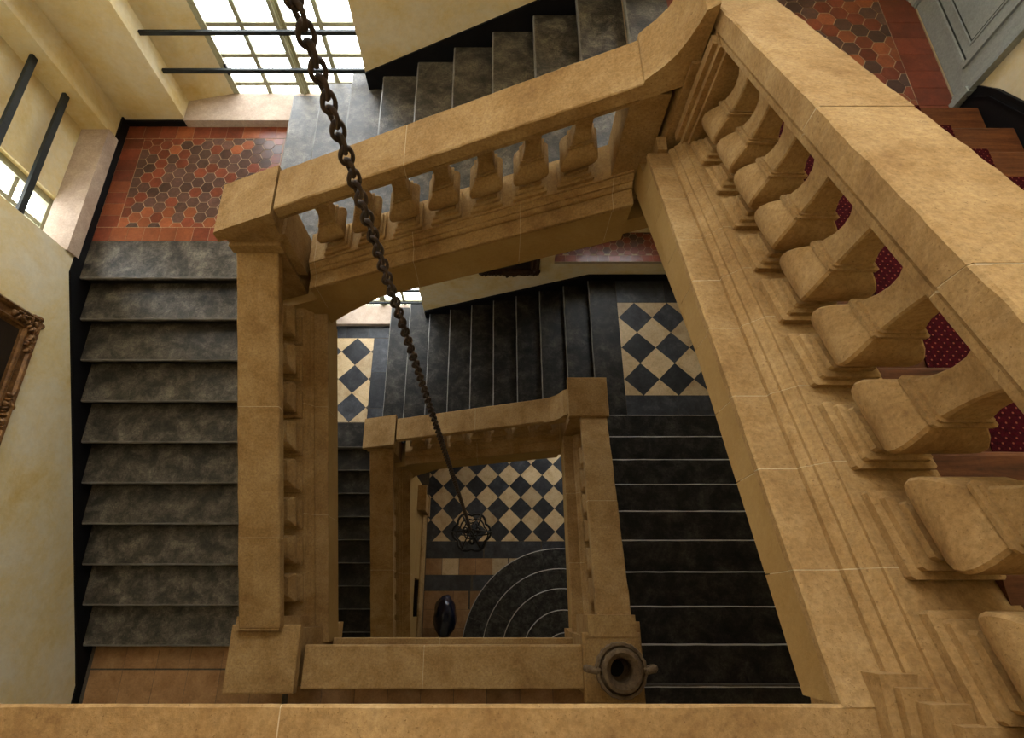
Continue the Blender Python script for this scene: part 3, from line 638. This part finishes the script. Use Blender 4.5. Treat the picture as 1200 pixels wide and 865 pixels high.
# ------------------------------------------------------------------ hanging lantern on its chain
LX, LY, LZ = -.38, 1.05, 3.02
lt = thing('hanging_lantern', (LX, LY, LZ), 'dark wrought-iron lantern hanging low in the well on a long rusty chain', 'lantern')
mb = MB(); pts = []
for i in range(20):
    a = 2 * math.pi * i / 20; y = math.cos(a); x = math.sin(a)
    pts.append((0.0165 * x * (1 - .12 * y * y), .002 * math.sin(2 * a), 0.0275 * y))
mb.tube(pts, [0.0054 + .0022 * abs(math.cos(2 * math.pi * i / 20)) for i in range(20)], 6, True)
link_me = mb.data('link', 'rust', True); zc = LZ + .62; i = 0
while zc < CEIL - .02:
    o = put('link', link_me, lt, (LX, LY, zc)); o.rotation_euler = (0, 0, R(40 + 90 * (i % 2) + 6 * math.sin(i))); zc += .0415; i += 1
def ring(r, z, lobes, amp, tr, n=72): return [((LX + (r + amp * abs(math.cos(lobes / 2 * t)) ) * math.cos(t), LY + (r + amp * abs(math.cos(lobes / 2 * t))) * math.sin(t), z)) for t in [2 * math.pi * k / n for k in range(n)]]
MB().tube(ring(.235, LZ + .30, 6, .045, 0), .017, 6, True).build('upper_hoop', 'iron', lt, True)
MB().tube(ring(.205, LZ + .06, 6, .03, 0), .012, 6, True).build('lower_hoop', 'iron', lt, True)
MB().tube(ring(.10, LZ + .50, 6, .02, 0, 36), .010, 6, True).build('crown_hoop', 'iron', lt, True)
for k in range(6):
    a = math.pi / 3 * k; ca, sa = math.cos(a), math.sin(a)
    MB().tube([(LX + r * ca, LY + r * sa, LZ + z) for r, z in ((.02, .62), (.06, .58), (.12, .50), (.20, .42), (.275, .33), (.285, .30), (.27, .2), (.237, .06), (.16, -.02), (.05, -.06), (.01, -.09))], .010, 6).build('cage_bar', 'iron', lt, True)
    MB().lathe([(.002, -.02), (.014, -.01), (.017, .004), (.012, .018), (.004, .04), (.002, .045)], (LX + .285 * ca, LY + .285 * sa, LZ + .31), 8).build('finial', 'iron', lt, True)
MB().tube([(LX, LY, LZ + .64), (LX, LY, LZ - .10)], .011, 8).build('stem', 'iron', lt, True)
MB().lathe([(.002, -.15), (.02, -.13), (.026, -.11), (.014, -.09), (.03, -.07), (.004, -.06)], (LX, LY, LZ), 10).build('drop_finial', 'iron', lt, True)
for k in range(3):
    a = R(30 + 120 * k); x, y = LX + .11 * math.cos(a), LY + .11 * math.sin(a)
    MB().tube([(LX, LY, LZ + .05), (LX + .06 * math.cos(a), LY + .06 * math.sin(a), LZ + .02), (x, y, LZ + .06)], .007, 6).build('candle_arm', 'iron', lt, True)
    cu = MB().lathe([(.006, 0), (.045, .012), (.047, .02), (.016, .018), (.016, .05), (.004, .05)], (x, y, LZ + .06), 12).build('candle_cup', 'iron', lt, True)
    MB().lathe([(.012, .05), (.012, .15), (.004, .155)], (x, y, LZ + .06), 10).build('candle', 'wax', cu, True)

# ------------------------------------------------------------------ framed pictures
def frame(root, P, w, h, fw, mats, orn):
    """P(a, b, n): a across, b up, n out of the wall"""
    prof = [(0, 0), (0, .045), (.018, .06), (.035, .052), (.05, .034), (fw * .62, .03), (fw * .72, .042), (fw * .82, .036), (fw * .86, .02), (fw, .016), (fw, 0)]
    for (a0, b0, a1, b1, ux, uy) in ((0, 0, w, 0, 0, 1), (0, h, w, h, 0, -1), (0, 0, 0, h, 1, 0), (w, 0, w, h, -1, 0)):
        v = []; L = math.hypot(a1 - a0, b1 - b0); dx, dy = (a1 - a0) / L, (b1 - b0) / L
        for e in (0, 1):
            for d, n in prof:
                t = d if e == 0 else L - d
                v.append(P(a0 + dx * t + ux * d, b0 + dy * t + uy * d, n))
        k = len(prof)
        MB().add(v, [tuple(range(k)), tuple(range(2 * k - 1, k - 1, -1))] + [(i, (i + 1) % k, (i + 1) % k + k, i + k) for i in range(k)]).build('frame_rail', mats[0], root)
    MB().add([P(a, b, n) for n in (.006, .014) for a, b in ((fw - .01, fw - .01), (w - fw + .01, fw - .01), (w - fw + .01, h - fw + .01), (fw - .01, h - fw + .01))],
             [(0, 1, 2, 3), (7, 6, 5, 4), (0, 4, 5, 1), (1, 5, 6, 2), (2, 6, 7, 3), (3, 7, 4, 0)]).build('canvas', 'canvas', root)
    for (a, b, ra, rb, seed) in orn:      # carved leaf clusters
        rnd = random.Random(seed); mb = MB()
        for q in range(26):
            t = rnd.uniform(0, 2 * math.pi); rr = math.sqrt(rnd.random()); ca, cb = a + ra * rr * math.cos(t), b + rb * rr * math.sin(t)
            sc = rnd.uniform(.012, .026); ang = rnd.uniform(0, 3.14); hgt = rnd.uniform(.03, .045) ; v = []
            ringn = 7
            for lvl, zz in ((1, .01), (.9, hgt), (.45, hgt + .022)):
                for k in range(ringn):
                    th = 2 * math.pi * k / ringn; x, y = sc * 1.5 * lvl * math.cos(th), sc * .75 * lvl * math.sin(th)
                    v.append(P(ca + x * math.cos(ang) - y * math.sin(ang), cb + x * math.sin(ang) + y * math.cos(ang), zz))
            f = [(l * ringn + k, l * ringn + (k + 1) % ringn, (l + 1) * ringn + (k + 1) % ringn, (l + 1) * ringn + k) for l in range(2) for k in range(ringn)]
            f += [tuple(range(ringn - 1, -1, -1)), tuple(2 * ringn + k for k in range(ringn))]
            mb.add(v, f)
        mb.build('carved_ornament', mats[1], root, True)
pf = thing('picture_frame', (XL, 1.25, 7.75), 'gilt carved picture frame hanging on the cream wall above the grey steps', 'picture frame')
frame(pf, lambda a, b, n: (XL + .004 + n, 2.20 - a, 7.745 + b), 1.75, 1.35, .155, ('gilt', 'gilt'), [(.06, .06, .07, .07, 1), (.20, .055, .10, .03, 2), (.055, .2, .03, .1, 3), (.80, .05, .16, .035, 4), (1.69, .06, .07, .07, 5), (.06, 1.29, .07, .07, 6)])
pf = thing('picture_frame', (.17, YB, 4.66), 'dark carved frame hanging on the wall above the lower dark flight', 'picture frame')
frame(pf, lambda a, b, n: (.60 - a, YB - .004 - n, 4.68 + b), .85, 1.1, .13, ('gilt_dark', 'gilt_dark'), [(.05, .04, .06, .06, 11), (.18, .02, .1, .03, 12), (.42, .0, .12, .04, 13), (.65, .02, .1, .03, 14), (.80, .04, .06, .06, 15)])

# ------------------------------------------------------------------ grey door on the right wall
d = thing('door_1', (XR, 3.78, 9.0), 'grey-green panelled door standing on the red hexagon landing', 'door', kind='structure')
leaf = MB().box(XR - .006, XR + .05, 3.30, 4.23, 9.012, 11.28).build('door_leaf', 'door', d)
for (y0, y1, z0, z1) in ((3.41, 4.12, 9.15, 10.0), (3.41, 4.12, 10.12, 11.14)):
    x = XR - .006
    for ins, w, pr, m in ((0, .03, .018, 'door'), (.032, .010, .004, 'door_line'), (.10, .012, .008, 'door'), (.118, .007, .003, 'door_line')):
        a0, a1, b0, b1 = y0 + ins, y1 - ins, z0 + ins, z1 - ins; mb = MB()
        mb.box(x - pr, x + .005, a0, a0 + w, b0, b1).box(x - pr, x + .005, a1 - w, a1, b0, b1).box(x - pr, x + .005, a0 + w, a1 - w, b0, b0 + w).box(x - pr, x + .005, a0 + w, a1 - w, b1 - w, b1)
        mb.build('panel_moulding', m, d)
for (y0, y1, z0, z1) in ((3.205, 3.315, 9.0, 11.40), (4.235, 4.345, 9.0, 11.40)):
    mb = MB(); sg = 1 if y0 < 3.7 else -1; ye = y0 if sg > 0 else y1
    mb.extrude([(0, 0), (0, .05), (.022, .05), (.026, .036), (.05, .034), (.055, .026), (.085, .024), (.09, .012), (.11, .012), (.11, 0)], lambda s, c, n: (XR - n, ye + sg * c, s), z0, z1, 1)
    mb.build('architrave', 'door', d)
MB().box(XR - .045, XR, 3.205, 4.345, 11.31, 11.42).build('architrave', 'door', d)
MB().box(XR - .06, XR + .02, 3.195, 3.24, 9.0, 9.16).build('plinth_block', 'door', d)

# ------------------------------------------------------------------ ground-floor wall under the lowest flight, dark bundle
mb = MB()
q = [(-1.2, 0), (2.4, 0), (2.4, 2.52), (-.62, 1.12), (-1.2, 1.12)]
for a, b, c, dd in cells(-1.2, 2.3, 0, 1.1, [(-.1, .55, 0, .9)]): mb.box(-1.66, -1.50, a, b, c, dd)
mb.add([(x, y, z) for x in (-1.66, -1.50) for y, z in ((-.62, 1.1), (2.3, 1.1), (2.3, 2.42))], [(0, 1, 2), (5, 4, 3), (0, 3, 4, 1), (1, 4, 5, 2), (2, 5, 3, 0)])
w_in = tag(mb.build('wall_inner', 'fascia'), 'tan stone wall carrying the lowest flight with a dark opening', 'wall', kind='structure')
MB().box(-1.75, -1.67, -.2, .65, 0, 1.0).build('recess_back', 'black', w_in)
mb = MB(); mb.extrude([(0, 0), (.07, 0), (.07, .22), (.055, .24), (.055, .27), (.03, .30), (0, .30)], lambda s, c, z: (-1.50 + c, s, z), -1.2, 1.75, 8); mb.build('plinth', 'stone', w_in)
mb = MB(); mb.box(-1.50, -1.38, 1.75, 2.15, 0, .12).box(-1.50, -1.40, 1.78, 2.12, .12, .9).frustum((-1.5, -1.40, 1.78, 2.12), .9, (-1.5, -1.34, 1.72, 2.18), 1.0).box(-1.5, -1.34, 1.72, 2.18, 1.0, 1.08); mb.build('pilaster', 'stone', w_in)
bm_ = bmesh.new(); bmesh.ops.create_icosphere(bm_, subdivisions=4, radius=1)
for v in bm_.verts:
    p = v.co; k = 1 + .10 * noise.noise(p * 2.1 + Vector((3, 1, 2))) + .035 * noise.noise(p * 6)
    v.co = Vector((p.x * .215 * k, p.y * .37 * k, max(p.z, -.82) * .36 * k + .295))
me = bpy.data.meshes.new('dark_bundle'); bm_.to_mesh(me); bm_.free(); me.materials.append(M['bundle']); me.shade_smooth()
tag(link(bpy.data.objects.new('dark_bundle', me), None, (-.98, -.10, 0)), 'glossy blue-black rounded bundle standing on the tan ground-floor tiles', 'bundle')
